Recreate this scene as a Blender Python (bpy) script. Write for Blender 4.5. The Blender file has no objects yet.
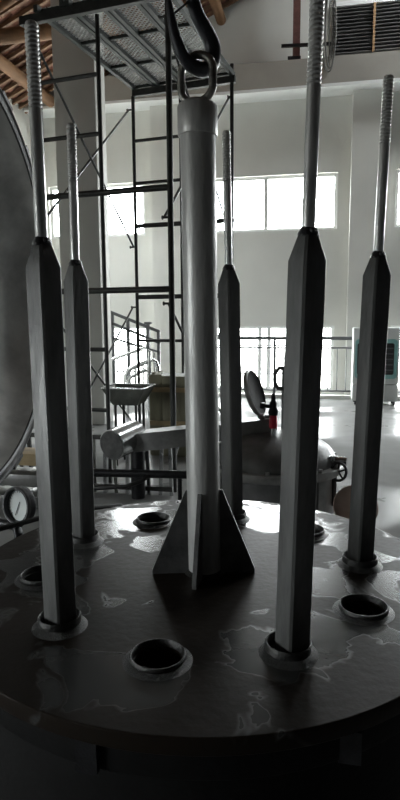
import bpy, bmesh, math, random
from mathutils import Vector, Matrix
random.seed(7)
S = bpy.context.scene
COL = S.collection
PI = math.pi
R = math.radians

# ------------------------------------------------------------------ camera, world, exposure
TURN = R(11.0)                                  # the plate assembly is turned against the hall
CAM = Vector((0.37379, -1.92299, 1.55))
fw = Vector((-0.19471707, 0.97072972, -0.14060257))
rt = Vector((0.98063275, 0.19574336, -0.00662894))
up = Vector((-0.02108711, 0.13917025, 0.99004393))
cd = bpy.data.cameras.new('camera'); cam = bpy.data.objects.new('camera', cd); COL.objects.link(cam)
cd.sensor_fit = 'VERTICAL'; cd.sensor_height = 36.0; cd.lens = 597.86/800*36.0
cd.clip_start = 0.05; cd.clip_end = 200
cam.matrix_world = Matrix(((rt.x, up.x, -fw.x, CAM.x), (rt.y, up.y, -fw.y, CAM.y), (rt.z, up.z, -fw.z, CAM.z), (0, 0, 0, 1)))
S.camera = cam

w = bpy.data.worlds.new('overcast_sky'); S.world = w; w.use_nodes = True
bg = w.node_tree.nodes['Background']; bg.inputs[0].default_value = (0.98, 0.99, 1.0, 1); bg.inputs[1].default_value = 40.0
_n = w.node_tree.nodes; _l = w.node_tree.links       # even overcast sky above, paler ground light below the horizon
_tc = _n.new('ShaderNodeTexCoord'); _sx = _n.new('ShaderNodeSeparateXYZ'); _mr = _n.new('ShaderNodeMapRange'); _mx = _n.new('ShaderNodeMix'); _mx.data_type = 'RGBA'
_mr.inputs['From Min'].default_value = -0.06; _mr.inputs['From Max'].default_value = 0.02
_mx.inputs['A'].default_value = (0.34, 0.335, 0.32, 1); _mx.inputs['B'].default_value = (0.98, 0.99, 1.0, 1)
_l.new(_tc.outputs['Generated'], _sx.inputs[0]); _l.new(_sx.outputs['Z'], _mr.inputs['Value']); _l.new(_mr.outputs[0], _mx.inputs['Factor']); _l.new(_mx.outputs['Result'], bg.inputs[0])
S.view_settings.view_transform = 'Standard'; S.view_settings.look = 'None'
S.view_settings.gamma = 1.0; S.view_settings.use_curve_mapping = False
S.view_settings.exposure = 0.0
S.cycles.use_denoising = True
S.cycles.diffuse_bounces = 5; S.cycles.glossy_bounces = 5; S.cycles.transparent_max_bounces = 12; S.cycles.max_bounces = 8
S.cycles.sample_clamp_indirect = 6.0

def portal(loc, rot, sx, sy):                   # samples the daylight that comes through a window
    l = bpy.data.lights.new('window_daylight', 'AREA'); l.shape = 'RECTANGLE'; l.size = sx; l.size_y = sy
    l.cycles.is_portal = True
    o = bpy.data.objects.new('window_daylight', l); COL.objects.link(o); o.location = loc; o.rotation_euler = rot

# ------------------------------------------------------------------ materials
def mat(name, col, rough=0.6, metal=0.0, var=0.0, scale=6.0, bump=0.0, rvar=0.0, col2=None, spec=0.5, stretch=(1, 1, 1), detail=5.0):
    m = bpy.data.materials.new(name); m.use_nodes = True
    nt = m.node_tree; N = nt.nodes; L = nt.links
    b = N['Principled BSDF']
    b.inputs['Roughness'].default_value = rough; b.inputs['Metallic'].default_value = metal
    b.inputs['Specular IOR Level'].default_value = spec
    c = (*col, 1)
    if col2 is None:
        col2 = tuple(max(0, x*(1-var)) for x in col); c = (*[min(1, x*(1+var*0.5)) for x in col], 1)
    tc = N.new('ShaderNodeTexCoord'); mp = N.new('ShaderNodeMapping'); mp.inputs['Scale'].default_value = stretch
    L.new(tc.outputs['Object'], mp.inputs['Vector'])
    nz = N.new('ShaderNodeTexNoise'); nz.inputs['Scale'].default_value = scale; nz.inputs['Detail'].default_value = detail
    nz.inputs['Roughness'].default_value = 0.6
    L.new(mp.outputs[0], nz.inputs['Vector'])
    cr = N.new('ShaderNodeValToRGB'); cr.color_ramp.elements[0].position = 0.35; cr.color_ramp.elements[1].position = 0.65
    cr.color_ramp.elements[0].color = c; cr.color_ramp.elements[1].color = (*col2, 1)
    L.new(nz.outputs['Fac'], cr.inputs['Fac']); L.new(cr.outputs['Color'], b.inputs['Base Color'])
    if rvar:
        mr = N.new('ShaderNodeMapRange'); mr.inputs['From Min'].default_value = 0.3; mr.inputs['From Max'].default_value = 0.7
        mr.inputs['To Min'].default_value = max(0.02, rough-rvar); mr.inputs['To Max'].default_value = min(1, rough+rvar)
        L.new(nz.outputs['Fac'], mr.inputs['Value']); L.new(mr.outputs[0], b.inputs['Roughness'])
    if bump:
        n2 = N.new('ShaderNodeTexNoise'); n2.inputs['Scale'].default_value = scale*6; n2.inputs['Detail'].default_value = 4
        L.new(mp.outputs[0], n2.inputs['Vector'])
        bp = N.new('ShaderNodeBump'); bp.inputs['Strength'].default_value = bump; bp.inputs['Distance'].default_value = 0.01
        L.new(n2.outputs['Fac'], bp.inputs['Height']); L.new(bp.outputs[0], b.inputs['Normal'])
    return m

def glass_mat():
    m = bpy.data.materials.new('window_glass'); m.use_nodes = True
    nt = m.node_tree; N = nt.nodes; L = nt.links; N.remove(N['Principled BSDF'])
    t = N.new('ShaderNodeBsdfTransparent'); t.inputs[0].default_value = (0.96, 0.98, 0.98, 1)
    g = N.new('ShaderNodeBsdfGlossy'); g.inputs['Roughness'].default_value = 0.03
    mx = N.new('ShaderNodeMixShader'); mx.inputs[0].default_value = 0.06
    L.new(t.outputs[0], mx.inputs[1]); L.new(g.outputs[0], mx.inputs[2]); L.new(mx.outputs[0], N['Material Output'].inputs['Surface'])
    return m

def wet_mat(name, dry, wet, r_dry, r_wet, scale, lo, hi, metal=0.0, bump=0.1, seed=0.0, warm=None, spec=(0.12, 0.6), ring=None):
    # patches: a dull dry film and clean wet areas with their own outlines
    m = bpy.data.materials.new(name); m.use_nodes = True
    nt = m.node_tree; N = nt.nodes; L = nt.links; b = N['Principled BSDF']; b.inputs['Metallic'].default_value = metal
    tc = N.new('ShaderNodeTexCoord'); mp = N.new('ShaderNodeMapping'); mp.inputs['Location'].default_value = (seed, seed*0.7, 0)
    L.new(tc.outputs['Object'], mp.inputs['Vector'])
    nz = N.new('ShaderNodeTexNoise'); nz.inputs['Scale'].default_value = scale; nz.inputs['Detail'].default_value = 3.5; nz.inputs['Roughness'].default_value = 0.5
    nz.inputs['Distortion'].default_value = 0.6
    L.new(mp.outputs[0], nz.inputs['Vector'])
    st = N.new('ShaderNodeMapRange'); st.interpolation_type = 'SMOOTHSTEP'
    st.inputs['From Min'].default_value = lo; st.inputs['From Max'].default_value = hi
    src = nz.outputs['Fac']
    if ring:                                     # film gathers around the ring of holes and towards the far side
        sx = N.new('ShaderNodeSeparateXYZ'); L.new(tc.outputs['Object'], sx.inputs[0])
        def ma(op, a, b_):
            n = N.new('ShaderNodeMath'); n.operation = op
            for i, q in enumerate((a, b_)):
                if q is None: continue
                if isinstance(q, (int, float)): n.inputs[i].default_value = q
                else: L.new(q, n.inputs[i])
            return n.outputs[0]
        rr_ = ma('SQRT', ma('ADD', ma('MULTIPLY', sx.outputs[0], sx.outputs[0]), ma('MULTIPLY', sx.outputs[1], sx.outputs[1])), None)
        off = ma('MULTIPLY', ma('ABSOLUTE', ma('SUBTRACT', rr_, ring), None), -0.55)
        src = ma('ADD', ma('ADD', src, off), ma('MULTIPLY', sx.outputs[1], 0.08))
    L.new(src, st.inputs['Value'])
    fine = N.new('ShaderNodeTexNoise'); fine.inputs['Scale'].default_value = scale*9; fine.inputs['Detail'].default_value = 5
    L.new(mp.outputs[0], fine.inputs['Vector'])
    d1 = N.new('ShaderNodeMix'); d1.data_type = 'RGBA'; d1.inputs['A'].default_value = (*dry, 1); d1.inputs['B'].default_value = (*(warm or [x*0.55 for x in dry]), 1)
    L.new(fine.outputs['Fac'], d1.inputs['Factor'])
    mx = N.new('ShaderNodeMix'); mx.data_type = 'RGBA'; mx.inputs['B'].default_value = (*wet, 1)
    L.new(d1.outputs['Result'], mx.inputs['A']); L.new(st.outputs[0], mx.inputs['Factor']); L.new(mx.outputs['Result'], b.inputs['Base Color'])
    rr = N.new('ShaderNodeMapRange'); rr.inputs['To Min'].default_value = r_dry; rr.inputs['To Max'].default_value = r_wet
    L.new(st.outputs[0], rr.inputs['Value'])
    fr = N.new('ShaderNodeMath'); fr.operation = 'MULTIPLY_ADD'; fr.inputs[1].default_value = 0.14; L.new(fine.outputs['Fac'], fr.inputs[0])
    ad = N.new('ShaderNodeMath'); ad.operation = 'ADD'; ad.inputs[1].default_value = -0.07; L.new(rr.outputs[0], ad.inputs[0]); L.new(ad.outputs[0], fr.inputs[2])
    L.new(fr.outputs[0], b.inputs['Roughness'])
    sp_ = N.new('ShaderNodeMapRange'); sp_.inputs['To Min'].default_value = spec[0]; sp_.inputs['To Max'].default_value = spec[1]
    L.new(st.outputs[0], sp_.inputs['Value']); L.new(sp_.outputs[0], b.inputs['Specular IOR Level'])
    bp = N.new('ShaderNodeBump'); bp.inputs['Distance'].default_value = 0.004
    bs = N.new('ShaderNodeMapRange'); bs.inputs['To Min'].default_value = bump; bs.inputs['To Max'].default_value = bump*0.2
    L.new(st.outputs[0], bs.inputs['Value']); L.new(bs.outputs[0], bp.inputs['Strength'])
    L.new(fine.outputs['Fac'], bp.inputs['Height']); L.new(bp.outputs[0], b.inputs['Normal'])
    return m

M = {}
M['wall'] = mat('painted_wall', (0.74, 0.74, 0.70), 0.85, var=0.06, scale=0.8)
M['darkwall'] = mat('dark_unseen_wall', (0.10, 0.105, 0.11), 0.8, var=0.15, scale=0.8)  # unseen front and right walls, made dark to cut bounce light on the posts
M['beamface'] = mat('dark_beam_face', (0.36, 0.34, 0.305), 0.9, var=0.10, scale=1.2)  # beam face toned darker than the wall and the soffit
M['white'] = mat('white_paint', (0.86, 0.87, 0.86), 0.5, var=0.03, scale=3)
M['column'] = mat('column_paint', (0.56, 0.56, 0.53), 0.85, var=0.05, scale=1.0)
M['floor'] = wet_mat('wet_concrete_floor', (0.25, 0.255, 0.25), (0.20, 0.20, 0.197), 0.6, 0.28, 0.55, 0.45, 0.58, bump=0.12, seed=3.1, warm=(0.19, 0.19, 0.187), spec=(0.0, 0.08))
M['plate'] = wet_mat('oily_plate_steel', (0.0125, 0.011, 0.0092), (0.036, 0.037, 0.036), 0.42, 0.21, 4.6, 0.42, 0.47, metal=0.15, bump=0.25, seed=1.7, warm=(0.016, 0.0115, 0.0085), spec=(0.05, 0.5), ring=0.58)
M['collar'] = mat('collar_steel', (0.028, 0.028, 0.027), 0.38, 0.6, var=0.5, scale=30, bump=0.3, rvar=0.12)
M['weld'] = mat('weld_bead', (0.022, 0.022, 0.021), 0.35, 0.6, var=0.5, scale=60, bump=0.8)
M['tube'] = mat('dark_mill_steel', (0.085, 0.086, 0.084), 0.45, 0.3, var=0.6, scale=9, bump=0.25, rvar=0.1, stretch=(1, 1, 0.25))
M['rod'] = mat('bright_rod_steel', (0.56, 0.56, 0.55), 0.30, 0.7, var=0.35, scale=30, bump=0.15, stretch=(1, 1, 0.15))
M['post'] = mat('post_pipe_steel', (0.36, 0.36, 0.35), 0.42, 0.4, var=0.35, scale=14, bump=0.2, rvar=0.1, stretch=(1, 1, 0.2))
M['gusset'] = mat('gusset_steel', (0.10, 0.10, 0.10), 0.42, 0.5, var=0.4, scale=14, bump=0.2)
M['black'] = mat('black_iron', (0.018, 0.018, 0.020), 0.38, 0.4, var=0.4, scale=25, bump=0.2)
M['blackshell'] = mat('black_vessel_shell', (0.004, 0.004, 0.004), 0.8, 0.0, var=0.4, scale=8, bump=0.2, spec=0.15)
M['hook'] = mat('hook_steel', (0.035, 0.036, 0.042), 0.36, 0.6, var=0.4, scale=40, bump=0.2)
M['link'] = mat('worn_link_steel', (0.22, 0.215, 0.20), 0.30, 0.85, var=0.5, scale=25, bump=0.2)
M['lid'] = mat('lid_inner_steel', (0.62, 0.62, 0.60), 0.45, 0.4, var=0.35, scale=3, rvar=0.08)
M['flange'] = mat('lid_flange_steel', (0.09, 0.09, 0.09), 0.5, 0.5, var=0.4, scale=14, bump=0.15)
M['scaf'] = mat('scaffold_tube', (0.035, 0.036, 0.034), 0.5, 0.4, var=0.4, scale=12, bump=0.1)
M['deck'] = mat('scaffold_deck_steel', (0.030, 0.036, 0.033), 0.55, 0.3, var=0.3, scale=10)
M['mesh'] = mat('deck_mesh_wire', (0.72, 0.73, 0.72), 0.6, 0.0, var=0.3, scale=20)
M['log'] = mat('round_timber', (0.22, 0.118, 0.058), 0.8, 0, var=0.35, scale=5, bump=0.3, stretch=(1, 0.3, 1))
M['rafter'] = mat('rafter_timber', (0.22, 0.13, 0.075), 0.8, 0, var=0.4, scale=6, bump=0.2)
M['tile'] = mat('clay_roof_tile', (0.20, 0.085, 0.055), 0.85, 0, var=0.5, scale=5, bump=0.2)
M['roofboard'] = mat('roof_underlay', (0.07, 0.045, 0.035), 0.9, 0, var=0.3, scale=3)
M['louvre'] = mat('louvre_metal', (0.15, 0.15, 0.15), 0.5, 0.3, var=0.2, scale=4)
M['strap'] = mat('rust_strap', (0.36, 0.22, 0.11), 0.7, 0, var=0.3, scale=8)
M['redpost'] = mat('red_oxide_post', (0.17, 0.075, 0.065), 0.6, 0, var=0.3, scale=8)
M['cable'] = mat('grey_cable', (0.18, 0.18, 0.17), 0.5, 0, var=0.2, scale=20)
M['hose'] = mat('black_rubber', (0.012, 0.012, 0.012), 0.45, 0, var=0.3, scale=20)
M['stain'] = mat('stainless', (0.55, 0.56, 0.56), 0.22, 0.95, var=0.15, scale=10)
M['railgrey'] = mat('rail_paint', (0.10, 0.105, 0.11), 0.5, 0.2, var=0.2, scale=10)
M['vessel'] = mat('vessel_steel', (0.19, 0.192, 0.192), 0.42, 0.3, var=0.3, scale=6, rvar=0.1)
M['vlight'] = mat('vessel_trim_steel', (0.40, 0.40, 0.39), 0.35, 0.6, var=0.25, scale=10)
M['arm'] = mat('arm_steel', (0.20, 0.20, 0.195), 0.4, 0.5, var=0.3, scale=8)
M['red'] = mat('red_plastic', (0.62, 0.015, 0.05), 0.4, 0, var=0.1, scale=10)
M['brownlid'] = mat('brown_enamel', (0.36, 0.27, 0.225), 0.5, 0, var=0.2, scale=6)
M['cooler'] = mat('cooler_plastic', (0.60, 0.62, 0.61), 0.45, 0, var=0.04, scale=4)
M['teal'] = mat('teal_trim', (0.24, 0.46, 0.45), 0.45, 0, var=0.1, scale=8)
M['slat'] = mat('black_slat', (0.02, 0.022, 0.023), 0.5, 0, var=0.2, scale=10)
M['olive'] = mat('weathered_board', (0.20, 0.19, 0.13), 0.75, 0, var=0.45, scale=5, bump=0.3, stretch=(1, 1, 0.2))
M['tray'] = mat('tray_steel', (0.13, 0.135, 0.12), 0.5, 0.3, var=0.4, scale=8)
M['dial'] = mat('gauge_dial', (0.50, 0.53, 0.52), 0.5, 0, var=0.05, scale=8)
M['wood'] = mat('plain_board', (0.33, 0.25, 0.14), 0.75, 0, var=0.3, scale=6)
M['glass'] = glass_mat()

# ------------------------------------------------------------------ mesh helpers
ORG = {}
def finish(name, verts, faces, material, parent=None, smooth=40.0, local=False):
    o_ = Vector((0, 0, 0)) if (parent is None or local) else ORG[parent]
    me = bpy.data.meshes.new(name)
    me.from_pydata([(v[0]-o_.x, v[1]-o_.y, v[2]-o_.z) for v in verts], [], faces)
    bm = bmesh.new(); bm.from_mesh(me); bmesh.ops.recalc_face_normals(bm, faces=bm.faces); bm.to_mesh(me); bm.free()
    if smooth:
        me.shade_smooth(); me.set_sharp_from_angle(angle=R(smooth))
    me.materials.append(M[material] if isinstance(material, str) else material)
    o = bpy.data.objects.new(name, me); COL.objects.link(o)
    if parent is not None: o.parent = parent
    ORG[o] = o_.copy() if parent is not None else Vector((0, 0, 0))
    return o

class MB:
    def __init__(s): s.v = []; s.f = []
    def add(s, vs, fs):
        n = len(s.v); s.v += [Vector(v) for v in vs]; s.f += [tuple(i+n for i in f) for f in fs]; return s
    def box(s, lo, hi):
        x0, y0, z0 = lo; x1, y1, z1 = hi
        return s.add([(x0,y0,z0),(x1,y0,z0),(x1,y1,z0),(x0,y1,z0),(x0,y0,z1),(x1,y0,z1),(x1,y1,z1),(x0,y1,z1)],
                     [(0,3,2,1),(4,5,6,7),(0,1,5,4),(1,2,6,5),(2,3,7,6),(3,0,4,7)])
    def bbox(s, lo, hi, b=0.004):               # box with bevelled edges
        bm = bmesh.new(); bmesh.ops.create_cube(bm, size=1.0)
        for v in bm.verts: v.co = Vector([(lo[i]+hi[i])/2 + v.co[i]*(hi[i]-lo[i]) for i in range(3)])
        bmesh.ops.bevel(bm, geom=list(bm.edges), offset=b, segments=2, affect='EDGES', profile=0.5)
        bm.verts.index_update()
        s.add([v.co.copy() for v in bm.verts], [[v.index for v in f.verts] for f in bm.faces]); bm.free(); return s
    def bar(s, p0, p1, wx, wz, upv=(0, 0, 1)):  # rectangular bar from p0 to p1
        p0 = Vector(p0); p1 = Vector(p1); d = (p1-p0).normalized(); u = Vector(upv)
        if abs(d.dot(u)) > 0.98: u = Vector((1, 0, 0))
        r = d.cross(u).normalized(); u = r.cross(d)
        vs = [p + r*sx*wx/2 + u*sz*wz/2 for p in (p0, p1) for sx, sz in ((-1,-1),(1,-1),(1,1),(-1,1))]
        return s.add(vs, [(0,1,2,3),(7,6,5,4),(0,4,5,1),(1,5,6,2),(2,6,7,3),(3,7,4,0)])
    def ring(s, c, d, r, n, ref=None):
        d = Vector(d).normalized(); a = ref if ref is not None else (Vector((0,0,1)) if abs(d.z) < 0.9 else Vector((1,0,0)))
        x = (a - d*a.dot(d)).normalized(); y = d.cross(x)
        return [Vector(c) + (x*math.cos(2*PI*i/n) + y*math.sin(2*PI*i/n))*r for i in range(n)], x
    def tube(s, path, r, n=10, closed=False, caps=True):
        path = [Vector(p) for p in path]; m = len(path); rs = r if isinstance(r, (list, tuple)) else [r]*m
        ref = None; base = len(s.v)
        for i in range(m):
            if closed: d = path[(i+1) % m]-path[i-1]
            else: d = path[min(i+1, m-1)]-path[max(i-1, 0)]
            rg, ref = s.ring(path[i], d, rs[i], n, ref); s.v += rg
        for i in range(m if closed else m-1):
            j = (i+1) % m
            for k in range(n):
                k2 = (k+1) % n
                s.f.append((base+i*n+k, base+i*n+k2, base+j*n+k2, base+j*n+k))
        if caps and not closed:
            s.f.append(tuple(base+k for k in range(n))[::-1]); s.f.append(tuple(base+(m-1)*n+k for k in range(n)))
        return s
    def cyl(s, p0, p1, r, n=12, r1=None): return s.tube([p0, p1], [r, r if r1 is None else r1], n)
    def lathe(s, prof, org=(0,0,0), axis=(0,0,1), n=32):   # prof: list of (radius, height)
        o = Vector(org); d = Vector(axis).normalized(); base = len(s.v)
        for r, h in prof:
            rg, _ = s.ring(o + d*h, d, max(r, 1e-5), n); s.v += rg
        for i in range(len(prof)-1):
            for k in range(n):
                k2 = (k+1) % n
                s.f.append((base+i*n+k, base+i*n+k2, base+(i+1)*n+k2, base+(i+1)*n+k))
        return s
    def prism(s, poly, t, org=(0,0,0), ax=(1,0,0), ay=(0,0,1), an=(0,1,0)):  # 2D polygon extruded symmetrically
        o = Vector(org); ax = Vector(ax); ay = Vector(ay); an = Vector(an); n = len(poly)
        vs = [o+ax*p[0]+ay*p[1]+an*k for k in (-t/2, t/2) for p in poly]
        return s.add(vs, [tuple(range(n))[::-1], tuple(range(n, 2*n))] + [(i, (i+1) % n, n+(i+1) % n, n+i) for i in range(n)])
    def build(s, name, material, parent=None, smooth=40.0, local=False): return finish(name, s.v, s.f, material, parent, smooth, local)

def tag(o, label=None, cat=None, group=None, kind=None):
    if label: o['label'] = label
    if cat: o['category'] = cat
    if group: o['group'] = group
    if kind: o['kind'] = kind
    return o
def thing(name, loc, label=None, cat=None, group=None, rz=0.0, kind=None):
    o = bpy.data.objects.new(name, None); COL.objects.link(o); o.empty_display_size = 0.1
    o.location = loc; o.rotation_euler = (0, 0, rz); ORG[o] = Vector(loc)
    return tag(o, label, cat, group, kind)
def inst(src, parent, loc=(0,0,0), rz=0.0, name=None):
    c = src.copy(); COL.objects.link(c); c.parent = parent; c.location = loc; c.rotation_euler = (0, 0, rz)
    if name: c.name = name
    return c

# ================================================================== the hall
XL, XR, YB, YF = -5.2, 8.9, 9.6, -14.0
ROOF0, SL = 5.6, 0.42                                # roof underside: z = ROOF0 + SL*(x+4.63)
RX = 1.9
def roofz(x): return ROOF0 + SL*((x if x < RX else 2*RX-x)+4.63)

fl = tag(MB().box((XL-.2, YF-.2, -.12), (XR+.2, YB+.2, 0)).build('floor', 'floor', smooth=None), kind='structure')

def wall_cells(mb, lo, hi, holes, fixed, axis, thick):
    us = sorted({lo[0], hi[0], *[h[0] for h in holes], *[h[1] for h in holes]})
    zs = sorted({lo[1], hi[1], *[h[2] for h in holes], *[h[3] for h in holes]})
    for i in range(len(us)-1):
        for j in range(len(zs)-1):
            u, z = (us[i]+us[i+1])/2, (zs[j]+zs[j+1])/2
            if any(h[0] < u < h[1] and h[2] < z < h[3] for h in holes): continue
            a, b = sorted((fixed, fixed+thick))
            if axis == 'y': mb.box((us[i], a, zs[j]), (us[i+1], b, zs[j+1]))
            else: mb.box((a, us[i], zs[j]), (b, us[i+1], zs[j+1]))
UP = [(-4.98, -3.0), (-1.97, .63), (1.64, 4.24), (5.28, 7.9)]
holes = [(a, b, 3.09, 4.09) for a, b in UP] + [(a, b, .10, 1.34) for a, b in UP]
mb = MB(); wall_cells(mb, (XL-.2, 0), (XR+.2, 8.6), holes, YB, 'y', .24)
wb = tag(mb.build('wall_back', 'wall', smooth=None), kind='structure')
for a, b in ((-2.80, -2.20), (.85, 1.47), (4.5, 5.1)):
    MB().box((a, YB-.22, 0), (b, YB+.02, 5.4)).build('pilaster', 'wall', wb, smooth=None)
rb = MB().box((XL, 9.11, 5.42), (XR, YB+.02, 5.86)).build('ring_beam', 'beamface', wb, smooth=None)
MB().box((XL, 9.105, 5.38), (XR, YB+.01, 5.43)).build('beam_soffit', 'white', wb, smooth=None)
wnum = [0]
def window(axis, fixed, u0, u1, z0, z1, mull, trans, inward, name_extra=None):
    wnum[0] += 1
    def pt(u, d, z): return (u, fixed+d, z) if axis == 'y' else (fixed+d, u, z)
    def bx(u_0, u_1, z_0, z_1, d0, d1):
        p, q = pt(u_0, d0, z_0), pt(u_1, d1, z_1)
        return MB().box([min(p[i], q[i]) for i in range(3)], [max(p[i], q[i]) for i in range(3)])
    s = 1 if inward < 0 else -1                      # outward sign
    W = bpy.data.objects.new('window_%d' % wnum[0], None); COL.objects.link(W); ORG[W] = Vector(pt((u0+u1)/2, 0, z0)); W.location = ORG[W]
    W['kind'] = 'structure'
    f = .055; d0, d1 = .07*s, .13*s
    for a, b, c, d in ((u0, u1, z0, z0+f), (u0, u1, z1-f, z1), (u0, u0+f, z0+f, z1-f), (u1-f, u1, z0+f, z1-f)):
        bx(a, b, c, d, d0, d1).build('window_frame', 'white', W, smooth=None)
    us = [u0+f]
    for m_ in mull:
        bx(m_-.035, m_+.035, z0+f, z1-f, d0, d1).build('mullion', 'white', W, smooth=None); us += [m_-.035, m_+.035]
    us.append(u1-f); zs = [z0+f]
    for t_ in trans: zs += [t_-.015, t_+.015]
    zs.append(z1-f)
    for i in range(0, len(us), 2):
        for t_ in trans: bx(us[i], us[i+1], t_-.015, t_+.015, d0, d1).build('glazing_bar', 'white', W, smooth=None)
        for j in range(0, len(zs), 2):
            bx(us[i], us[i+1], zs[j], zs[j+1], .098*s, .102*s).build('pane', 'glass', W, smooth=None)
    cu = (u0+u1)/2; cz = (z0+z1)/2
    if axis == 'y': portal((cu, fixed+.2*s, cz), (R(-90) if s > 0 else R(90), 0, 0), u1-u0, z1-z0)
    else: portal((fixed+.2*s, cu, cz), (0, R(90) if s > 0 else R(-90), 0), z1-z0, u1-u0)
for a, b in UP:
    window('y', YB, a, b, 3.09, 4.09, [(a+b)/2], [], -1)
    window('y', YB, a, b, .10, 1.34, [a+(b-a)*.5-.1, a+(b-a)*.5+.08], [.42, .96], -1)
# side walls and the wall behind the camera, with windows the frame does not show
LW = [(-4.2, -1.9, .9, 2.1), (7.3, 8.3, 2.6, 3.7)]
mb = MB(); wall_cells(mb, (YF-.2, 0), (YB+.2, 5.7), LW, XL, 'x', -.24)
wl = tag(mb.build('wall_left', 'wall', smooth=None), kind='structure')
for a, b, c, d in LW: window('x', XL, a, b, c, d, [(a+b)/2], [], 1)
RW = []
mb = MB(); wall_cells(mb, (YF-.2, 0), (YB+.2, 5.7), [(a, b, 1.0, 4.1) for a, b in RW], XR, 'x', .24)
wr = tag(mb.build('wall_right', 'darkwall', smooth=None), kind='structure')
for a, b in RW: window('x', XR, a, b, 1.0, 4.1, [(a+b)/2], [], -1)
mb = MB(); wall_cells(mb, (XL-.2, 0), (XR+.2, 8.6), [], YF, 'y', -.24)
tag(mb.build('wall_front', 'darkwall', smooth=None), kind='structure')

# roof: underlay slab, clay tiles, rafters and round purlins
mb = MB()
SKX0, SKX1, SKY0, SKY1 = 2.3, 3.4, 7.5, 8.7           # unseen skylight added in the right slope to brighten the gable wall
for x0, x1, y0, y1 in ((XL-.25, RX, YF-.3, YB+.3), (RX, SKX0, YF-.3, YB+.3), (SKX1, XR+.25, YF-.3, YB+.3), (SKX0, SKX1, YF-.3, SKY0), (SKX0, SKX1, SKY1, YB+.3)):
    z0, z1 = roofz(x0)+.12, roofz(x1)+.12
    mb.add([(x0, y0, z0), (x1, y0, z1), (x1, y1, z1), (x0, y1, z0), (x0, y0, z0+.1), (x1, y0, z1+.1), (x1, y1, z1+.1), (x0, y1, z0+.1)],
           [(0,3,2,1),(4,5,6,7),(0,1,5,4),(1,2,6,5),(2,3,7,6),(3,0,4,7)])
ce = tag(mb.build('ceiling', 'roofboard', smooth=None), kind='structure')
MB().add([(SKX0, SKY0, roofz(SKX0)+.16), (SKX1, SKY0, roofz(SKX1)+.16), (SKX1, SKY1, roofz(SKX1)+.16), (SKX0, SKY1, roofz(SKX0)+.16),
          (SKX0, SKY0, roofz(SKX0)+.168), (SKX1, SKY0, roofz(SKX1)+.168), (SKX1, SKY1, roofz(SKX1)+.168), (SKX0, SKY1, roofz(SKX0)+.168)],
         [(0,3,2,1),(4,5,6,7),(0,1,5,4),(1,2,6,5),(2,3,7,6),(3,0,4,7)]).build('added_skylight_pane', 'glass', ce, smooth=None)
portal(((SKX0+SKX1)/2, (SKY0+SKY1)/2, roofz((SKX0+SKX1)/2)+.2), (0, math.atan(SL), 0), 1.2, 1.2)
y = 3.2; nr = 0
while y < 9.5:
    x0, x1 = XL-.1, .4
    MB().bar((x0, y, roofz(x0)+.03), (x1, y, roofz(x1)+.03), .05, .055).build('rafter', 'rafter', ce, smooth=None)
    y += .24
mb = MB(); y = 3.2
while y < 9.4:                                       # tile courses between the rafters
    x = XL-.1
    while x < .3:
        j = random.uniform(-.008, .008)
        p = Vector((x, y+.12, roofz(x)+.075+j)); q = Vector((x+.215, y+.12, roofz(x+.215)+.105+j))
        mb.bar(p, q, .228, .016)
        x += .20
    y += .24
tag(mb.build('roof_tiles', 'tile', ce, smooth=None), kind='stuff')
MB().cyl((-4.63, 2.0, ROOF0-.10), (-4.63, YB, ROOF0-.10), .10, 14).build('purlin', 'log', ce)
for x in (-3.1, -1.5, .1): MB().cyl((x, 2.0, roofz(x)-.09), (x, YB, roofz(x)-.09), .09, 14).build('purlin', 'log', ce)
MB().cyl((-5.15, 6.35, 5.42), (-3.2, 6.35, 5.42), .10, 14).build('tie_log', 'log', ce)
MB().cyl((-4.75, 6.25, 5.45), (-3.25, 6.25, 6.15), .085, 14).build('strut_log', 'log', ce)

co = tag(MB().bbox((-3.215, 6.08, 0), (-2.625, 6.47, 6.3), .012).build('column', 'column', smooth=30), kind='structure')

# louvre vent in the upper wall
lv = thing('louvre_vent', (1.6, 9.58, 6.03), 'dark slatted louvre vent high on the wall above the ring beam', 'vent')
MB().box((.50, 9.57, 6.02), (2.9, 9.595, 6.82)).build('backing', 'louvre', lv, smooth=None)
for k in range(13):
    z = 6.05+k*.058
    MB().add([(.5, 9.50, z), (2.9, 9.50, z), (2.9, 9.565, z+.05), (.5, 9.565, z+.05), (.5, 9.505, z-.008), (2.9, 9.505, z-.008), (2.9, 9.57, z+.042), (.5, 9.57, z+.042)],
             [(0,1,2,3),(7,6,5,4),(0,4,5,1),(1,5,6,2),(2,6,7,3),(3,7,4,0)]).build('slat', 'louvre', lv, smooth=None)
MB().box((.46, 9.48, 6.80), (2.94, 9.6, 6.87)).build('top_frame', 'white', lv, smooth=None)
MB().box((1.15, 9.47, 6.03), (1.19, 9.50, 6.80)).build('strap', 'strap', lv, smooth=None)

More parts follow.
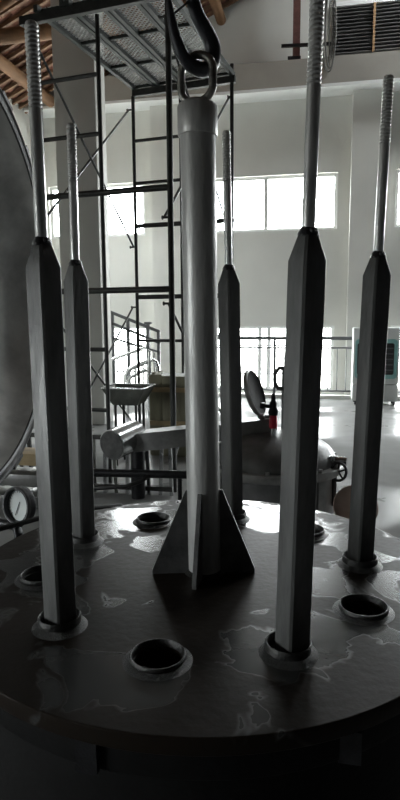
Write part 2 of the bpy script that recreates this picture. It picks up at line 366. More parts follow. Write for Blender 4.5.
# stanchion on the ring beam with two brackets, and the cable hung from it
st = thing('steel_stanchion', (-.13, 9.2, 5.86), 'red oxide steel stanchion with black brackets standing on the ring beam', 'stanchion')
MB().box((-.19, 9.16, 5.86), (-.07, 9.175, 7.4)).box((-.19, 9.225, 5.86), (-.07, 9.24, 7.4)).box((-.14, 9.17, 5.86), (-.12, 9.23, 7.4)).build('post', 'redpost', st, smooth=None)
MB().bar((-.38, 9.13, 6.10), (.56, 9.13, 6.06), .05, .045).build('bracket', 'black', st, smooth=None)
MB().bar((-.27, 9.13, 5.90), (-.05, 9.13, 5.89), .05, .04).build('bracket', 'black', st, smooth=None)
cb = thing('cable_coil', (.42, 9.06, 5.6), 'loops of grey cable hanging from the bracket beside the louvre vent', 'cable')
for k, (hw, zb, zt, dx) in enumerate(((.11, 5.60, 6.9, 0), (.085, 5.66, 6.95, .02), (.06, 5.74, 6.9, -.015), (.035, 5.8, 7.0, .03))):
    pts = [(.42+dx+hw*math.sin(t), 9.06+.012*k, (zb+zt)/2 - (zt-zb)/2*math.cos(t)) for t in [2*PI*i/36 for i in range(36)]]
    MB().tube(pts, .011, 6, closed=True).build('loop', 'cable', cb)

# ================================================================== railing, cooler
ra = thing('guard_railing', (1.0, 9.28, 0), 'dark painted guard railing with thin balusters along the low windows', 'railing')
X0, X1, YR = -2.1, 4.4, 9.28
MB().cyl((X0, YR, 1.115), (X1, YR, 1.115), .032, 10).build('top_rail', 'railgrey', ra)
MB().cyl((X0, YR, .94), (X1, YR, .94), .016, 8).build('middle_rail', 'railgrey', ra)
MB().cyl((X0, YR, .15), (X1, YR, .15), .016, 8).build('bottom_rail', 'railgrey', ra)
MB().box((X0, YR-.04, 0), (X1, YR+.08, .07)).build('kerb', 'column', ra, smooth=None)
bal = MB().cyl((X0+.07, YR, .15), (X0+.07, YR, .94), .009, 6).build('baluster', 'railgrey', ra)
x = X0+.23
while x < X1:
    inst(bal, ra, (x-X0-.07, 0, 0)); x += .16
for x in (X0, -.45, 1.16, 2.8, X1): MB().cyl((x, YR, .02), (x, YR, 1.11), .024, 8).build('post', 'railgrey', ra)

ac = thing('air_cooler', (1.31, 8.75, 0), 'white upright air cooler with teal rimmed black louvres on castors', 'air cooler')
MB().bbox((.93, 8.58, .07), (1.69, 8.98, .36), .02).build('lower_body', 'cooler', ac)
MB().bbox((.93, 8.58, .365), (1.69, 8.98, 1.32), .02).build('upper_body', 'cooler', ac)
def rrect(x0, x1, z0, z1, r, n=6):
    out = []
    for cx, cz, a0 in ((x1-r, z1-r, 0), (x0+r, z1-r, 90), (x0+r, z0+r, 180), (x1-r, z0+r, 270)):
        for k in range(n+1): out.append((cx+r*math.cos(R(a0+90*k/n)), cz+r*math.sin(R(a0+90*k/n))))
    return out
te = MB().prism(rrect(.965, 1.655, .46, 1.13, .06), .02, (0, 8.575, 0)).build('grille_rim', 'teal', ac, smooth=None)
MB().prism(rrect(1.0, 1.60, .53, 1.06, .03), .02, (0, 8.569, 0)).build('grille_recess', 'slat', te, smooth=None)
for k in range(11): MB().box((1.035, 8.548, .55+k*.046), (1.585, 8.562, .572+k*.046)).build('slat', 'railgrey' if k % 2 else 'slat', te, smooth=None)
for x in (.99, 1.63):
    for y in (8.63, 8.92): MB().cyl((x-.015, y, .035), (x+.015, y, .035), .035, 12).bar((x, y, .05), (x, y, .075), .03, .03).build('castor', 'black', ac)

# ================================================================== scaffold tower
ang = R(-8.3); fx = Vector((math.cos(ang), math.sin(ang), 0)); fy = Vector((-math.sin(ang), math.cos(ang), 0))
P0 = Vector((-2.074, 3.247, 0)); SW, SD = 1.22, 1.88
def sp(s, d, z): return P0 + fx*s + fy*d + Vector((0, 0, z))
sc = thing('scaffold_tower', sp(SW/2, SD/2, 0), 'dark tubular scaffold tower with cross braces and a mesh deck', 'scaffold')
for s_, d_, zt, r_ in ((0, 0, 4.02, .021), (.585, 0, 4.02, .019), (SW, 0, 5.4, .026), (0, SD, 4.05, .021), (.585, SD, 4.0, .017), (SW-.03, SD, 4.24, .021)):
    MB().cyl(sp(s_, d_, 0), sp(s_, d_, zt), r_, 10).build('pole', 'scaf', sc)
for d_ in (0, SD):
    for z in (2.60, 1.77):
        MB().cyl(sp(0, d_, z), sp(SW, d_, z), .027, 10).build('frame_bar', 'scaf', sc)
    for z in (3.56, 3.085, 1.25, .7): MB().cyl(sp(0, d_, z), sp(.585, d_, z), .019, 8).build('rung', 'scaf', sc)
for s_ in (0, SW):
    for za, zb in ((3.91, 2.36), (1.65, .15)):
        off = -.03
        MB().cyl(sp(s_+off, 0, za), sp(s_+off, SD, zb), .012, 8).build('cross_brace', 'scaf', sc)
        MB().cyl(sp(s_+off*1.9, 0, zb), sp(s_+off*1.9, SD, za), .012, 8).build('cross_brace', 'scaf', sc)
        for d_ in (0, SD):
            for z in (za, zb): MB().cyl(sp(s_-.02, d_, z), sp(s_+off*2.6, d_, z), .010, 8).cyl(sp(s_+off*2.3, d_, z), sp(s_+off*2.6, d_, z), .018, 8).build('brace_pin', 'scaf', sc)
# deck: front and back bearers, three mesh planks
for d_ in (0, SD): MB().bar(sp(-.16 if d_ == 0 else 0, d_, 4.08), sp(SW+.1 if d_ == 0 else SW+.01, d_, 4.08), .05, .07).build('bearer', 'scaf', sc, smooth=None)
NPL = 4; pw = SW/NPL
for k in range(NPL):
    a, b = k*pw+.006, (k+1)*pw-.006; z = 4.14
    pf = MB().bar(sp(a+.02, -.05, z), sp(a+.02, SD+.05, z), .04, .055).bar(sp(b-.02, -.05, z), sp(b-.02, SD+.05, z), .04, .055)
    for d_ in (.02, SD*.36, SD*.68, SD-.02): pf.bar(sp(a, d_, z), sp(b, d_, z), .022, .03)
    pk = pf.build('deck_plank', 'deck', sc, smooth=None)
    wm = MB(); stp = .048; wd = b-a-.08
    n = int((SD+wd)/stp)
    for sgn in (1, -1):
        for i in range(n):
            c0 = -wd + i*stp; t0 = max(0, -c0); t1 = min(wd, SD-c0)
            if t1-t0 < .02: continue
            s0, s1 = (a+.04+t0, a+.04+t1) if sgn > 0 else (b-.04-t0, b-.04-t1)
            wm.bar(sp(s0, c0+t0, z+.015), sp(s1, c0+t1, z+.015), .011, .003)
    tag(wm.build('mesh', 'mesh', pk, smooth=None), kind='stuff')

# ================================================================== far left: stair rails, tray, bin, rack
sr = thing('stair_railing', (-2.5, 8.0, 0), 'dark sloping stair railing with square posts in front of the low window', 'railing')
def slope(xa, za, xb, zb, x): return za+(zb-za)*(x-xa)/(xb-xa)
for za, zb, t in ((1.62, 1.27, .05), (1.44, 1.08, .045), (1.18, .92, .03)):
    MB().bar((-3.2, 8.0, za), (-2.3, 8.0, zb), .05, t).build('rail', 'railgrey', sr, smooth=None)
for x in (-3.15, -2.87, -2.51, -2.33):
    zt = slope(-3.2, 1.62, -2.3, 1.27, x) + (.05 if x == -2.51 else 0)
    MB().bar((x, 8.0, 0), (x, 8.0, zt), .07 if x == -2.51 else .05, .05).build('post', 'railgrey', sr, smooth=None)
MB().bar((-2.57, 8.0, 1.42), (-2.45, 8.0, 1.42), .09, .04).build('post_cap', 'railgrey', sr, smooth=None)
for k in range(7):
    x = -3.08+k*.11
    MB().cyl((x, 8.0, .1), (x, 8.0, slope(-3.2, 1.18, -2.3, .92, x)), .011, 6).build('baluster', 'railgrey', sr)

hr = thing('stainless_handrail', (-2.3, 6.8, 0), 'bright stainless handrail with bent ends behind the steel tray', 'handrail')
MB().tube([(-2.78, 6.8, 0), (-2.78, 6.8, .84), (-2.72, 6.8, .90), (-2.2, 6.8, 1.07), (-2.15, 6.8, 1.02), (-2.15, 6.8, 0)], .024, 10).build('upper_rail', 'stain', hr)
MB().tube([(-2.56, 6.9, 0), (-2.56, 6.9, .62), (-2.53, 6.9, .71), (-2.46, 6.9, .75), (-2.14, 6.9, .88), (-2.08, 6.9, .85), (-2.05, 6.9, .76), (-2.05, 6.9, 0)], .034, 10).build('lower_rail', 'stain', hr)
MB().tube([(-2.50, 6.74, 0), (-2.50, 6.74, .52), (-2.44, 6.74, .62), (-2.2, 6.74, .74), (-2.14, 6.74, .70), (-2.12, 6.74, 0)], .026, 10).build('inner_rail', 'stain', hr)
for k in range(4): MB().cyl((-2.42+k*.07, 6.9, 0), (-2.42+k*.07, 6.9, .76+k*.028), .013, 8).build('baluster', 'stain', hr)

tr = thing('steel_tray', (-1.55, 3.95, 0), 'open dark steel tray on thin legs between the scaffold poles', 'tray')
mb = MB()
x0, x1, y0, y1, z0, z1 = -1.80, -1.34, 3.80, 4.22, .64, .82
mb.add([(x0,y0,z1),(x1,y0,z1),(x1,y1,z1),(x0,y1,z1),(x0+.1,y0+.06,z0),(x1-.1,y0+.06,z0),(x1-.1,y1-.06,z0),(x0+.1,y1-.06,z0),
        (x0+.012,y0+.012,z1),(x1-.012,y0+.012,z1),(x1-.012,y1-.012,z1),(x0+.012,y1-.012,z1),(x0+.11,y0+.07,z0+.012),(x1-.11,y0+.07,z0+.012),(x1-.11,y1-.07,z0+.012),(x0+.11,y1-.07,z0+.012)],
       [(0,1,5,4),(1,2,6,5),(2,3,7,6),(3,0,4,7),(7,6,5,4),(8,12,13,9),(9,13,14,10),(10,14,15,11),(11,15,12,8),(12,15,14,13),(0,8,9,1),(1,9,10,2),(2,10,11,3),(3,11,8,0)])
mb.build('pan', 'tray', tr, smooth=None)
for p, q in (((x0,y0),(x1,y0)),((x1,y0),(x1,y1)),((x1,y1),(x0,y1)),((x0,y1),(x0,y0))):
    MB().bar((*p, z1), (*q, z1), .03, .012).build('rim', 'stain', tr, smooth=None)
for x in (x0+.12, x1-.12):
    for y in (y0+.08, y1-.08): MB().cyl((x, y, 0), (x, y, z0+.01), .014, 8).build('leg', 'scaf', tr)

bn = thing('board_bin', (-1.1, 4.0, 0), 'weathered olive board bin standing behind the scaffold pole', 'bin')
bx0, bx1, by0, by1, bz = -1.45, -.78, 4.38, 4.86, .92
MB().box((bx0+.02, by0+.03, .0), (bx1-.02, by1, bz-.04)).build('body', 'tray', bn, smooth=None)
for k in range(5):
    w_ = (bx1-bx0)/5
    MB().bbox((bx0+k*w_+.003, by0-random.uniform(0, .012), .0), (bx0+(k+1)*w_-.003, by0+.025, bz-random.uniform(0, .03)), .003).build('board', 'olive', bn, smooth=30)
for k in range(4):
    w_ = (by1-by0)/4
    MB().bbox((bx0-.02, by0+.03+k*w_, .0), (bx0+.015, by0+.03+(k+1)*w_-.006, bz-random.uniform(0, .03)), .003).build('board', 'olive', bn, smooth=30)
for z in (.35, .72): MB().box((bx0, by0-.045, z), (bx1, by0-.014, z+.05)).build('cleat', 'wood', bn, smooth=None)

rk = thing('bar_rack', (-1.5, 2.95, 0), 'low dark steel rack of upright bars on the floor behind the plate', 'rack')
MB().bar((-2.7, 2.95, .06), (-.85, 2.95, .06), .05, .04).build('bottom_bar', 'scaf', rk, smooth=None)
MB().bar((-2.7, 2.95, .50), (-.85, 2.95, .50), .05, .04).build('top_bar', 'scaf', rk, smooth=None)
for k in range(19):
    x = -2.66+k*.1
    MB().bar((x, 2.95, 0), (x+.02*math.sin(k*2.3), 2.95, .5), random.choice((.02, .03, .05)), .03).build('upright', random.choice(('scaf', 'scaf', 'tray', 'stain')), rk, smooth=None)
pp = thing('black_pipe_run', (-1.2, 2.75, 0), 'thick black pipe on short stands below the barrel', 'pipe')
MB().cyl((-1.75, 2.58, .27), (-.62, 2.68, .27), .035, 12).build('pipe', 'black', pp)
for x in (-1.6, -.72): MB().cyl((x, 2.593+(x+1.6)*.0885, 0), (x, 2.593+(x+1.6)*.0885, .25), .018, 8).build('stand', 'black', pp)
hs = MB().tube([(-1.62, 2.48, .02), (-1.55, 2.48, .10), (-1.45, 2.48, .17), (-1.3, 2.48, .185), (-1.12, 2.50, .20), (-1.0, 2.54, .24), (-.97, 2.60, .26)], .018, 8).build('rubber_hose', 'hose')
tag(hs, 'thin black hose drooping in front of the black pipe run', 'hose')
st2 = thing('timber_stack', (-2.25, 2.2, 0), 'short stack of boards and grey angle bars beside the gauges', 'stack')
for k in range(3): MB().bbox((-2.5, 2.35+k*.06, .02+k*.16), (-1.82, 2.6+k*.05, .12+k*.16), .006).build('board', 'wood' if k == 2 else 'arm', st2, smooth=30)

# ================================================================== second vessel with its arm
VX, VY = .03, 2.72
vs = thing('domed_vessel', (VX, VY, 0), 'squat grey domed vessel standing on the floor behind the plate', 'vessel')
MB().lathe([(.47, .02), (.49, .05), (.49, .36), (.50, .37)], (VX, VY, 0), n=48).build('shell', 'vessel', vs)
MB().lathe([(.47, .36), (.545, .36), (.55, .37), (.55, .41), (.545, .42), (.47, .42)], (VX, VY, 0), n=48).build('flange', 'vlight', vs)
dome = [(.49, .42)] + [(.49*math.cos(t), .42+.24*math.sin(t)) for t in [PI/2*i/10 for i in range(1, 11)]]
MB().lathe(dome, (VX, VY, 0), n=48).build('dome', 'vessel', vs)
for k in range(16):
    a = 2*PI*k/16
    MB().cyl((VX+.52*math.cos(a), VY+.52*math.sin(a), .41), (VX+.52*math.cos(a), VY+.52*math.sin(a), .445), .016, 6).build('bolt', 'vlight', vs)
for a in (40, 140, 220, 320):
    c, s = math.cos(R(a)), math.sin(R(a))
    MB().bar((VX+.50*c, VY+.50*s, 0), (VX+.50*c, VY+.50*s, .36), .06, .05).build('leg', 'vlight', vs, smooth=None)
# valve with handwheel on the right of the flange
MB().cyl((VX+.44, VY-.14, .46), (VX+.56, VY-.16, .46), .035, 12).cyl((VX+.44, VY-.14, .40), (VX+.44, VY-.14, .50), .045, 12).build('valve_body', 'stain', vs)
hw = MB().tube([(VX+.50+.055*math.cos(t), VY-.22, 0.395+.068*math.sin(t)) for t in [2*PI*i/24 for i in range(24)]], .011, 8, closed=True)
for k in range(5):
    t = 2*PI*k/5+.3; hw.cyl((VX+.50, VY-.22, 0.395), (VX+.50+.055*math.cos(t), VY-.22, 0.395+.068*math.sin(t)), .007, 6)
hw.cyl((VX+.50, VY-.23, 0.395), (VX+.48, VY-.15, .45), .012, 8)
hw.build('handwheel', 'black', vs)
MB().cyl((VX+.47, VY-.17, .12), (VX+.47, VY-.17, .40), .02, 10).build('drain_pipe', 'black', vs)

dv = thing('davit_arm', (-1.15, 2.7, 0), 'tapered grey steel arm with a fat barrel end reaching over the domed vessel', 'arm')
bc0, bc1 = Vector((-1.225, 2.48, .535)), Vector((-1.12, 2.78, .565))
ax = (bc1-bc0).normalized(); Lb = (bc1-bc0).length
MB().lathe([(0, 0), (.118, 0), (.124, .006), (.124, Lb-.006), (.118, Lb), (0, Lb)], bc0, ax, 40).build('barrel', 'stain', dv)
MB().lathe([(0, -.004), (.112, -.004), (.116, .002)], bc0, ax, 40).build('end_cover', 'gusset', dv)
mb = MB(); vsb = []
for x, zt, zb in ((-1.08, .605, .455), (-.55, .675, .535), (VX+.02, .765, .665)):
    vsb += [(x, 2.60, zb), (x, 2.80, zb), (x, 2.80, zt), (x, 2.60, zt)]
mb.add(vsb, [(3,2,1,0)] + [(i*4+k, i*4+(k+1) % 4, i*4+4+(k+1) % 4, i*4+4+k) for i in (0, 1) for k in range(4)] + [(8,9,10,11)])
mb.build('beam', 'arm', dv, smooth=None)
MB().cyl((-1.13, 2.85, 0), (-1.13, 2.85, .5), .06, 16).build('pivot_post', 'black', dv)
MB().cyl((VX-.02, 2.70, .64), (VX-.02, 2.70, .78), .05, 16).build('end_pin', 'arm', dv)

hc = thing('inspection_hatch', (-.13, 2.55, .72), 'dark round hatch cover standing open on the arm of the vessel', 'hatch')
n_ = Vector((.93, -.18, .31)).normalized(); cc = Vector((-.115, 2.62, .955))
MB().lathe([(0, -.04), (.12, -.03), (.175, -.01), (.182, 0), (.182, .02), (.17, .026), (.155, .014), (0, .008)], cc, n_, 28).build('cover', 'blackshell', hc)
MB().lathe([(.171, .0265), (.183, .021), (.184, .0), (.180, -.004)], cc, n_, 28).build('rim', 'vlight', hc)
MB().tube([(-.07, 2.62, .80), (-.065, 2.62, .77), (-.05, 2.63, .765), (-.05, 2.64, .748)], .022, 8).build('hinge', 'arm', hc)
nz = thing('relief_nozzle', (.05, 2.62, .66), 'black relief nozzle with a bright red collar on top of the vessel', 'valve')
MB().cyl((.04, 2.55, .63), (.04, 2.55, .70), .022, 10).build('stub', 'stain', nz)
MB().lathe([(0, 0), (.028, 0), (.032, .02), (.03, .085), (.022, .10), (0, .10)], (.04, 2.55, .70), n=16).build('red_collar', 'red', nz)
MB().lathe([(0, .0), (.036, .0), (.04, .03), (.026, .06), (.03, .09), (.018, .11), (.018, .15), (.008, .165), (0, .17)], (.04, 2.55, .80), n=16).build('nozzle', 'black', nz)
MB().cyl((-.03, 2.55, .87), (.04, 2.55, .86), .014, 8).lathe([(0, 0), (.022, .0), (.022, .04), (0, .04)], (-.04, 2.55, .85), n=10).build('side_port', 'black', nz)
el = thing('elbow_pipe', (.12, 2.75, .62), 'grey pipe with a bent handle rising from the vessel beside the red collar', 'pipe')
MB().cyl((.125, 2.78, .645), (.125, 2.78, 1.14), .040, 14).lathe([(0, 0), (.05, 0), (.05, .03), (0, .03)], (.125, 2.78, 1.12), n=14).build('riser', 'vessel', el)
MB().tube([(.12, 2.76, 1.13), (.07, 2.74, 1.14), (.035, 2.73, 1.10), (.035, 2.73, 1.03), (.06, 2.73, .985), (.12, 2.76, .97)], .016, 8).build('handle', 'vessel', el)
MB().cyl((.125, 2.78, 1.15), (.125, 2.78, 1.19), .02, 10).build('cap', 'vessel', el)
bl = MB().lathe([(0, 0), (.13, .01), (.155, .03), (.162, .04), (.155, .045), (.125, .02), (0, .012)], (.645, 2.40, .155), (.12, -.86, .5), 32).build('round_pan', 'brownlid')
tag(bl, 'shallow round brown pan leaning beside the domed vessel', 'pan')

# ================================================================== the open lid on the left
lc = Vector((-1.457, 1.0, 1.762)); ln = Vector((math.sin(R(95)), -math.cos(R(95)), 0)).normalized(); LR = 1.216
ld = thing('hinged_hatch', (lc.x, lc.y, 0), 'huge dark dished hatch swung open at the left', 'hatch')
prof = [(LR-.07, .0)] + [((LR-.075)*math.cos(t), -.45*math.sin(t)) for t in [PI/2*i/24 for i in range(0, 25)]]
out = [((LR-.055)*math.cos(t), -.475*math.sin(t)-.01) for t in [PI/2*i/24 for i in range(24, -1, -1)]]
MB().lathe(prof+out, lc, ln, 96).build('dished_head', 'lid', ld)
MB().lathe([(LR-.075, -.02), (LR-.075, .012), (LR-.06, .018), (LR-.045, .006), (LR-.02, .006), (LR-.012, .016), (LR, .012), (LR, -.09), (LR-.06, -.10)], lc, ln, 96).build('flange', 'flange', ld)
hx = Vector((-ln.y, ln.x, 0))
for k in range(20):
    t = 2*PI*(k+.35)/20
    e = hx*math.cos(t)+Vector((0, 0, 1))*math.sin(t); p = lc + e*(LR+.01); 
    MB().bar(p-ln*.12, p+ln*.004, .14, .05, upv=e).build('locking_tooth', 'flange', ld, smooth=None)
MB().bar(lc-ln*.5+Vector((0, 0, -1.76)), lc-ln*.5+Vector((0, 0, .1)), .16, .16).bar(lc-ln*.5, lc-ln*.42, .2, .2).build('hinge_post', 'black', ld, smooth=None)

# gauges on their manifold
mf = thing('gauge_manifold', (-1.0, .5, 0), 'brown black pipe stand that carries the two pressure gauges', 'pipe')
MB().tube([(-.98, .52, 0), (-.98, .52, .56), (-1.0, .53, .585), (-1.25, .58, .585)], .022, 12).build('pipe', 'black', mf)
MB().cyl((-1.25, .58, 0), (-1.25, .58, .585), .022, 12).build('leg', 'black', mf)
def gauge(loc, lab):
    g = thing('pressure_gauge', loc, lab, 'gauge', 'pressure gauges at the left edge of the plate')
    c = Vector(loc); n = Vector((-.34, -.92, .12)).normalized(); q = .088
    MB().lathe([(0, -.03), (q*.9, -.03), (q, -.02), (q, .018), (q*.97, .024), (q*.86, .024), (q*.84, .018), (q*.84, -.004), (0, -.004)], c, n, 36).build('case', 'black', g)
    MB().lathe([(q*.86, .023), (q*.97, .0245), (q*1.01, .018), (q*1.01, .008)], c, n, 36).build('bezel', 'flange', g)
    d = MB().lathe([(0, -.002), (q*.83, -.002), (q*.83, -.0035)], c, n, 36).build('dial', 'dial', g)
    x_ = Vector((0, 0, 1)).cross(n).normalized(); z_ = n.cross(x_)
    tk = MB()
    for i in range(21):
        a = R(225-13.5*i); e = x_*math.cos(a)+z_*math.sin(a)
        tk.bar(c+n*.000+e*q*.66, c+n*.000+e*q*(.78), .0022 if i % 5 else .004, .001, upv=n)
    tk.build('scale', 'black', d, smooth=None)
    e = x_*math.cos(R(250))+z_*math.sin(R(250))
    MB().bar(c+n*.003-e*q*.2, c+n*.003+e*q*.6, .004, .0015, upv=n).build('needle', 'black', d, smooth=None)
    MB().cyl(c-z_*q*.95-n*.01, (c.x, c.y+.01, .585), .012, 10).build('stem', 'black', g)
gauge((-.975, .53, .685), 'round pressure gauge with pale dial nearest the left post')
gauge((-1.18, .57, .685), 'round pressure gauge cut off by the left picture edge')
hs = MB().tube([(-1.5, -.15, .40), (-1.2, .10, .59), (-1.0, .27, .645), (-.88, .40, .655), (-.76, .58, .655), (-.58, .80, .62), (-.5, .93, .4), (-.5, 1.0, .03)], .012, 8).build('rubber_hose', 'hose')
tag(hs, 'black hose curving along the left rim of the plate below the gauges', 'hose')

# ================================================================== the round plate assembly (own frame, turned)
U = .55; Z0 = .70454; ZP = Z0-.030; PR = 1.495*U
pl = thing('lifting_plate', (0, 0, ZP), 'large round oily steel plate with collared holes and a central lifting post', 'plate', rz=TURN)
HR = U; PH = 5.279
hole_xy = [(HR*math.cos(R(PH-36*k)), HR*math.sin(R(PH-36*k))) for k in range(10)]
cu = bpy.data.curves.new('plate_outline', 'CURVE'); cu.dimensions = '2D'; cu.fill_mode = 'BOTH'; cu.extrude = .018; cu.bevel_depth = .004; cu.bevel_resolution = 2
def circ(cx, cy, r, n):
    sp_ = cu.splines.new('POLY'); sp_.points.add(n-1); sp_.use_cyclic_u = True
    for i in range(n): sp_.points[i].co = (cx+r*math.cos(2*PI*i/n), cy+r*math.sin(2*PI*i/n), 0, 1)
circ(0, 0, PR-.004, 160)
for k, (x, y) in enumerate(hole_xy): circ(x, y, .056 if k % 2 == 0 else .066, 32)
tmp = bpy.data.objects.new('plate_outline', cu); COL.objects.link(tmp)
dg = bpy.context.evaluated_depsgraph_get(); me = bpy.data.meshes.new_from_object(tmp.evaluated_get(dg)); bpy.data.objects.remove(tmp)
me.name = 'disc'
for v in me.vertices: v.co.z -= .022
me.materials.clear(); me.materials.append(M['plate']); me.shade_smooth(); me.set_sharp_from_angle(angle=R(30))
disc = bpy.data.objects.new('disc', me); COL.objects.link(disc); disc.parent = pl

def collar_mesh(r, h, t):
    b = MB().lathe([(r-t, -.043), (r-t, h-.004), (r-t+.003, h), (r-.003, h), (r, h-.004), (r, .010)], n=40)
    return b
cl1 = cl2 = None; wd1 = wd2 = None
for k, (x, y) in enumerate(hole_xy):
    odd = k % 2
    if odd == 0:
        if cl1 is None:
            cl1 = collar_mesh(.061, .034, .007).build('collar', 'collar', pl, local=True); cl1.location = (x, y, 0); c = cl1
            wd1 = MB().lathe([(.0605, .014), (.067, .010), (.073, .004), (.080, -.001)], n=40).build('weld_bead', 'weld', c, local=True)
        else:
            c = inst(cl1, pl, (x, y, 0), .7*k); inst(wd1, c)
    else:
        if cl2 is None:
            cl2 = collar_mesh(.073, .020, .008).build('collar', 'collar', pl, local=True); cl2.location = (x, y, 0); c = cl2
            wd2 = MB().lathe([(.0725, .008), (.080, .006), (.086, .002), (.092, -.001)], n=40).build('weld_bead', 'weld', c, local=True)
        else:
            c = inst(cl2, pl, (x, y, 0), .7*k); inst(wd2, c)
# central post, cap, gussets, eye
zt = 2.105-ZP
po = MB().lathe([(0, 0), (.0555, 0), (.0555, zt), (0, zt)], n=40).build('lifting_post', 'post', pl, local=True)
MB().lathe([(.050, zt-.004), (.0605, zt-.004), (.0625, zt), (.0625, zt+.080), (.059, zt+.088), (.046, zt+.094), (.040, zt+.100), (0, zt+.102)], n=40).build('cap', 'post', po, local=True)
MB().lathe([(.0555, .012), (.062, .008), (.070, -.001)], n=32).build('weld_bead', 'weld', po, local=True)
for k, (a, r_) in enumerate(((184, .178), (-2, .172), (-104, .142), (80, .142))):
    c, s = math.cos(R(a)), math.sin(R(a))
    MB().prism([(.052, -.001), (r_, -.001), (r_, .014), (.062, .292), (.052, .292)], .014, (0, 0, 0), (c, s, 0), (0, 0, 1), (-s, c, 0)).build('gusset', 'gusset', pl, smooth=None, local=True)
ez = zt+.098
loop = []
hw_, r_ = .050, .046
zc0, zc1 = ez+.040, 2.337-ZP-.046
for i in range(13): loop.append((hw_*math.cos(PI*i/12), 0, zc1+.046*math.sin(PI*i/12)))
for i in range(13): loop.append((-hw_*math.cos(PI*i/12), 0, zc0-.042*math.sin(PI*i/12)))
ey = R(-28)
MB().tube([(p[0]*math.cos(ey)*1.1-p[1]*math.sin(ey), p[0]*math.sin(ey)*1.1, p[2]) for p in loop], .0125, 12, closed=True).build('lifting_eye', 'link', pl, local=True)

for o in (po, *po.children, *[c for c in pl.children if c.name.startswith('lifting_eye')]):
    for v in o.data.vertices: v.co.x -= .0092*v.co.z     # the post hangs a little out of plumb

# vessel body below the plate
bd = thing('pressure_vessel', (0, 0, 0), 'black cylindrical vessel shell under the round plate', 'vessel')
MB().lathe([(.74, 0), (.74, .545), (.795, .552), (.80, .56), (.80, .620), (.79, .625), (.70, .625), (.70, 0)], n=96).build('shell', 'blackshell', bd)
for a in (262, 305, 225, 345):
    c, s = math.cos(R(a)), math.sin(R(a))
    MB().bar((.80*c, .80*s, .55), (.80*c, .80*s, .63), .03, .05).build('lug', 'black', bd, smooth=None)
MB().cyl((0, 0, .02), (0, 0, .05), .69, 48).build('bottom', 'blackshell', bd)

# ================================================================== square posts with threaded rods
TS = .0485                                             # half diagonal of the tube
HS = .016+1.9031*U; HT = .030+2.8498*U                # shoulder and rod top above the plate
def helix(mb, r0, r1, z0, z1, pitch, n=20):
    turns = int((z1-z0)/pitch); pr = [(0, r0), (.30, r1), (.55, r1), (.85, r0)]
    base = len(mb.v); steps = turns*n
    for i in range(steps+1):
        a = 2*PI*i/n; zb = z0+pitch*i/n
        for u, r in pr+[(1.0, r0)]: mb.v.append(Vector((r*math.cos(a), r*math.sin(a), zb+u*pitch)))
    q = len(pr)+1
    for i in range(steps):
        for k in range(q-1): mb.f.append((base+i*q+k, base+(i+1)*q+k, base+(i+1)*q+k+1, base+i*q+k+1))
labels = {0: ('square steel post with threaded rod at the right, behind the right open hole', 40),
          2: ('tallest looking square steel post, right front, its rod running out of the top', 47),
          4: ('square steel post with threaded rod, left front, overlapping the open lid', 44),
          6: ('square steel post with threaded rod just behind the left front post', 41),
          8: ('slim looking square steel post right behind the central lifting post', 46)}
proto = None
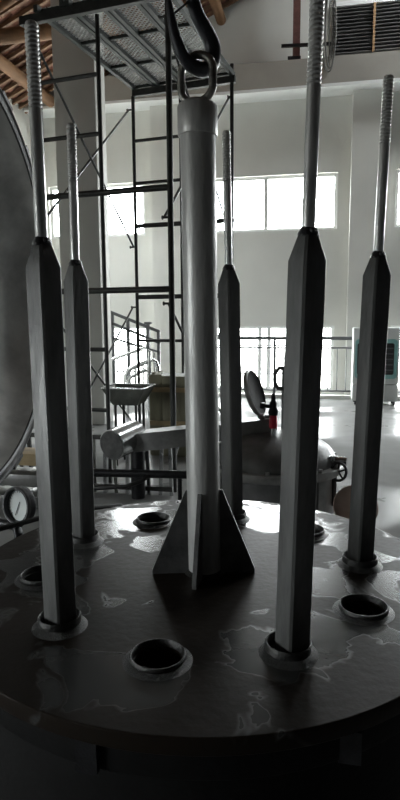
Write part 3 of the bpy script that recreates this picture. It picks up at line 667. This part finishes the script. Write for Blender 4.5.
for k in (4, 0, 2, 6, 8):
    x, y = hole_xy[k]; lab, _ = labels[k]
    wx = x*math.cos(TURN)-y*math.sin(TURN); wy = x*math.sin(TURN)+y*math.cos(TURN)
    sq = thing('square_post', (wx, wy, ZP-.02), lab, 'post', 'square posts standing in the plate collars', rz=TURN + {4: .13, 0: -.36, 2: -.27, 6: .05, 8: -.06}[k])
    sq.rotation_euler = (0, 0, 0); tx = {4: -.007, 6: .005, 8: -.017, 2: .021, 0: .025}[k]
    lean = Vector((tx*math.cos(TURN), tx*math.sin(TURN), 1)).normalized()
    sq.rotation_mode = 'QUATERNION'; sq.rotation_quaternion = Vector((0, 0, 1)).rotation_difference(lean) @ Matrix.Rotation(TURN + {4: .13, 0: -.36, 2: -.27, 6: .05, 8: -.06}[k], 3, 'Z').to_quaternion()
    sq.location.x += {2: .009, 4: .003, 8: .003}.get(k, 0)
    if proto is None:
        b = .02; mbq = MB(); n = 0; cs = []
        def sqring(h, z, bv):                         # square with chamfered corners, corner towards -y
            o = []
            for a in (0, 90, 180, 270):
                c, s = math.cos(R(a)), math.sin(R(a))
                for sg in (-1, 1): o.append(((h-bv)*c - sg*bv*s, (h-bv)*s + sg*bv*c, z))
            return o
        hs_ = HS+b
        rings = [sqring(TS, 0, .004), sqring(TS, hs_-.062, .004), sqring(.028, hs_-.004, .004), sqring(.024, hs_, .004)]
        vs_ = [p for r in rings for p in r]
        fs_ = [tuple(range(8))[::-1], tuple(range(24, 32))] + [(i*8+j, i*8+(j+1) % 8, i*8+8+(j+1) % 8, i*8+8+j) for i in range(3) for j in range(8)]
        tb = MB().add(vs_, fs_).build('tube', 'tube', sq, smooth=25, local=True)
        rod = MB(); ht = HT+b
        rod.lathe([(.0162, hs_-.01), (.0162, ht-.205)], n=20)
        helix(rod, .0148, .0172, ht-.212, ht-.008, .0105)
        rod.lathe([(.0150, ht-.21), (.0150, ht-.004), (.012, ht), (0, ht)], n=20)
        rd = rod.build('threaded_rod', 'rod', sq, smooth=30, local=True)
        wv = MB(); pts = []
        wv.lathe([(.0160, .016), (.019, .014), (.0235, .004), (.025, -.006)], (0, 0, hs_), n=14)
        for v in wv.v: v += Vector((random.uniform(-1, 1), random.uniform(-1, 1), random.uniform(-1, 1)))*.0022
        wv.lathe([(0, -.007), (.006, -.004), (.008, .001), (.006, .006), (0, .008)], (.012, -.018, hs_+.006), n=8)
        we = wv.build('weld_bead', 'black', sq, local=True)
        proto = (tb, rd, we)
    else:
        for p in proto:
            c = inst(p, sq)
            if p is proto[1]: c.location.z = {6: -.045, 0: .02}.get(k, 0)

# ================================================================== crane hook
hk = thing('crane_hook', (-.0148, -.003, 2.30), 'black crane hook holding the lifting eye of the plate', 'hook', rz=TURN+R(35))
HP = [(-.02, 2.62, .021), (-.02, 2.56, .021), (-.016, 2.50, .022), (.002, 2.455, .023), (.035, 2.418, .025), (.062, 2.385, .026), (.070, 2.350, .026), (.055, 2.315, .025), (.020, 2.299, .024), (-.020, 2.303, .022),
      (-.055, 2.325, .020), (-.082, 2.366, .018), (-.098, 2.415, .014), (-.106, 2.455, .010), (-.108, 2.472, .004)]
def smoothp(pts, sub=4):
    o = []
    for i in range(len(pts)-1):
        p0, p1, p2, p3 = [Vector(pts[max(0, min(len(pts)-1, i+d))]) for d in (-1, 0, 1, 2)]
        for s in range(sub):
            t = s/sub; o.append(.5*((2*p1)+(p2-p0)*t+(2*p0-5*p1+4*p2-p3)*t*t+(3*p1-p0-3*p2+p3)*t**3))
    o.append(Vector(pts[-1])); return o
hp = smoothp(HP)
MB().tube([(p[0]*.9, 0, p[1]-2.30) for p in hp], [p[2]*.95 for p in hp], 16).build('hook_body', 'hook', hk, local=True)
MB().bar((-.085, 0, .13), (-.012, 0, .195), .014, .006).build('safety_latch', 'hook', hk, local=True)
MB().lathe([(0, .29), (.032, .29), (.038, .30), (.038, .35), (0, .36)], (-.02, 0, 0), n=20).build('swivel', 'hook', hk, local=True)
MB().bbox((-.10, -.06, .36), (.06, .06, .62), .02).build('hook_block', 'hook', hk, local=True)
for x in (-.06, .02): MB().cyl((x, 0, .60), (x, 0, 5.1), .006, 8).build('wire_rope', 'black', hk, local=True)
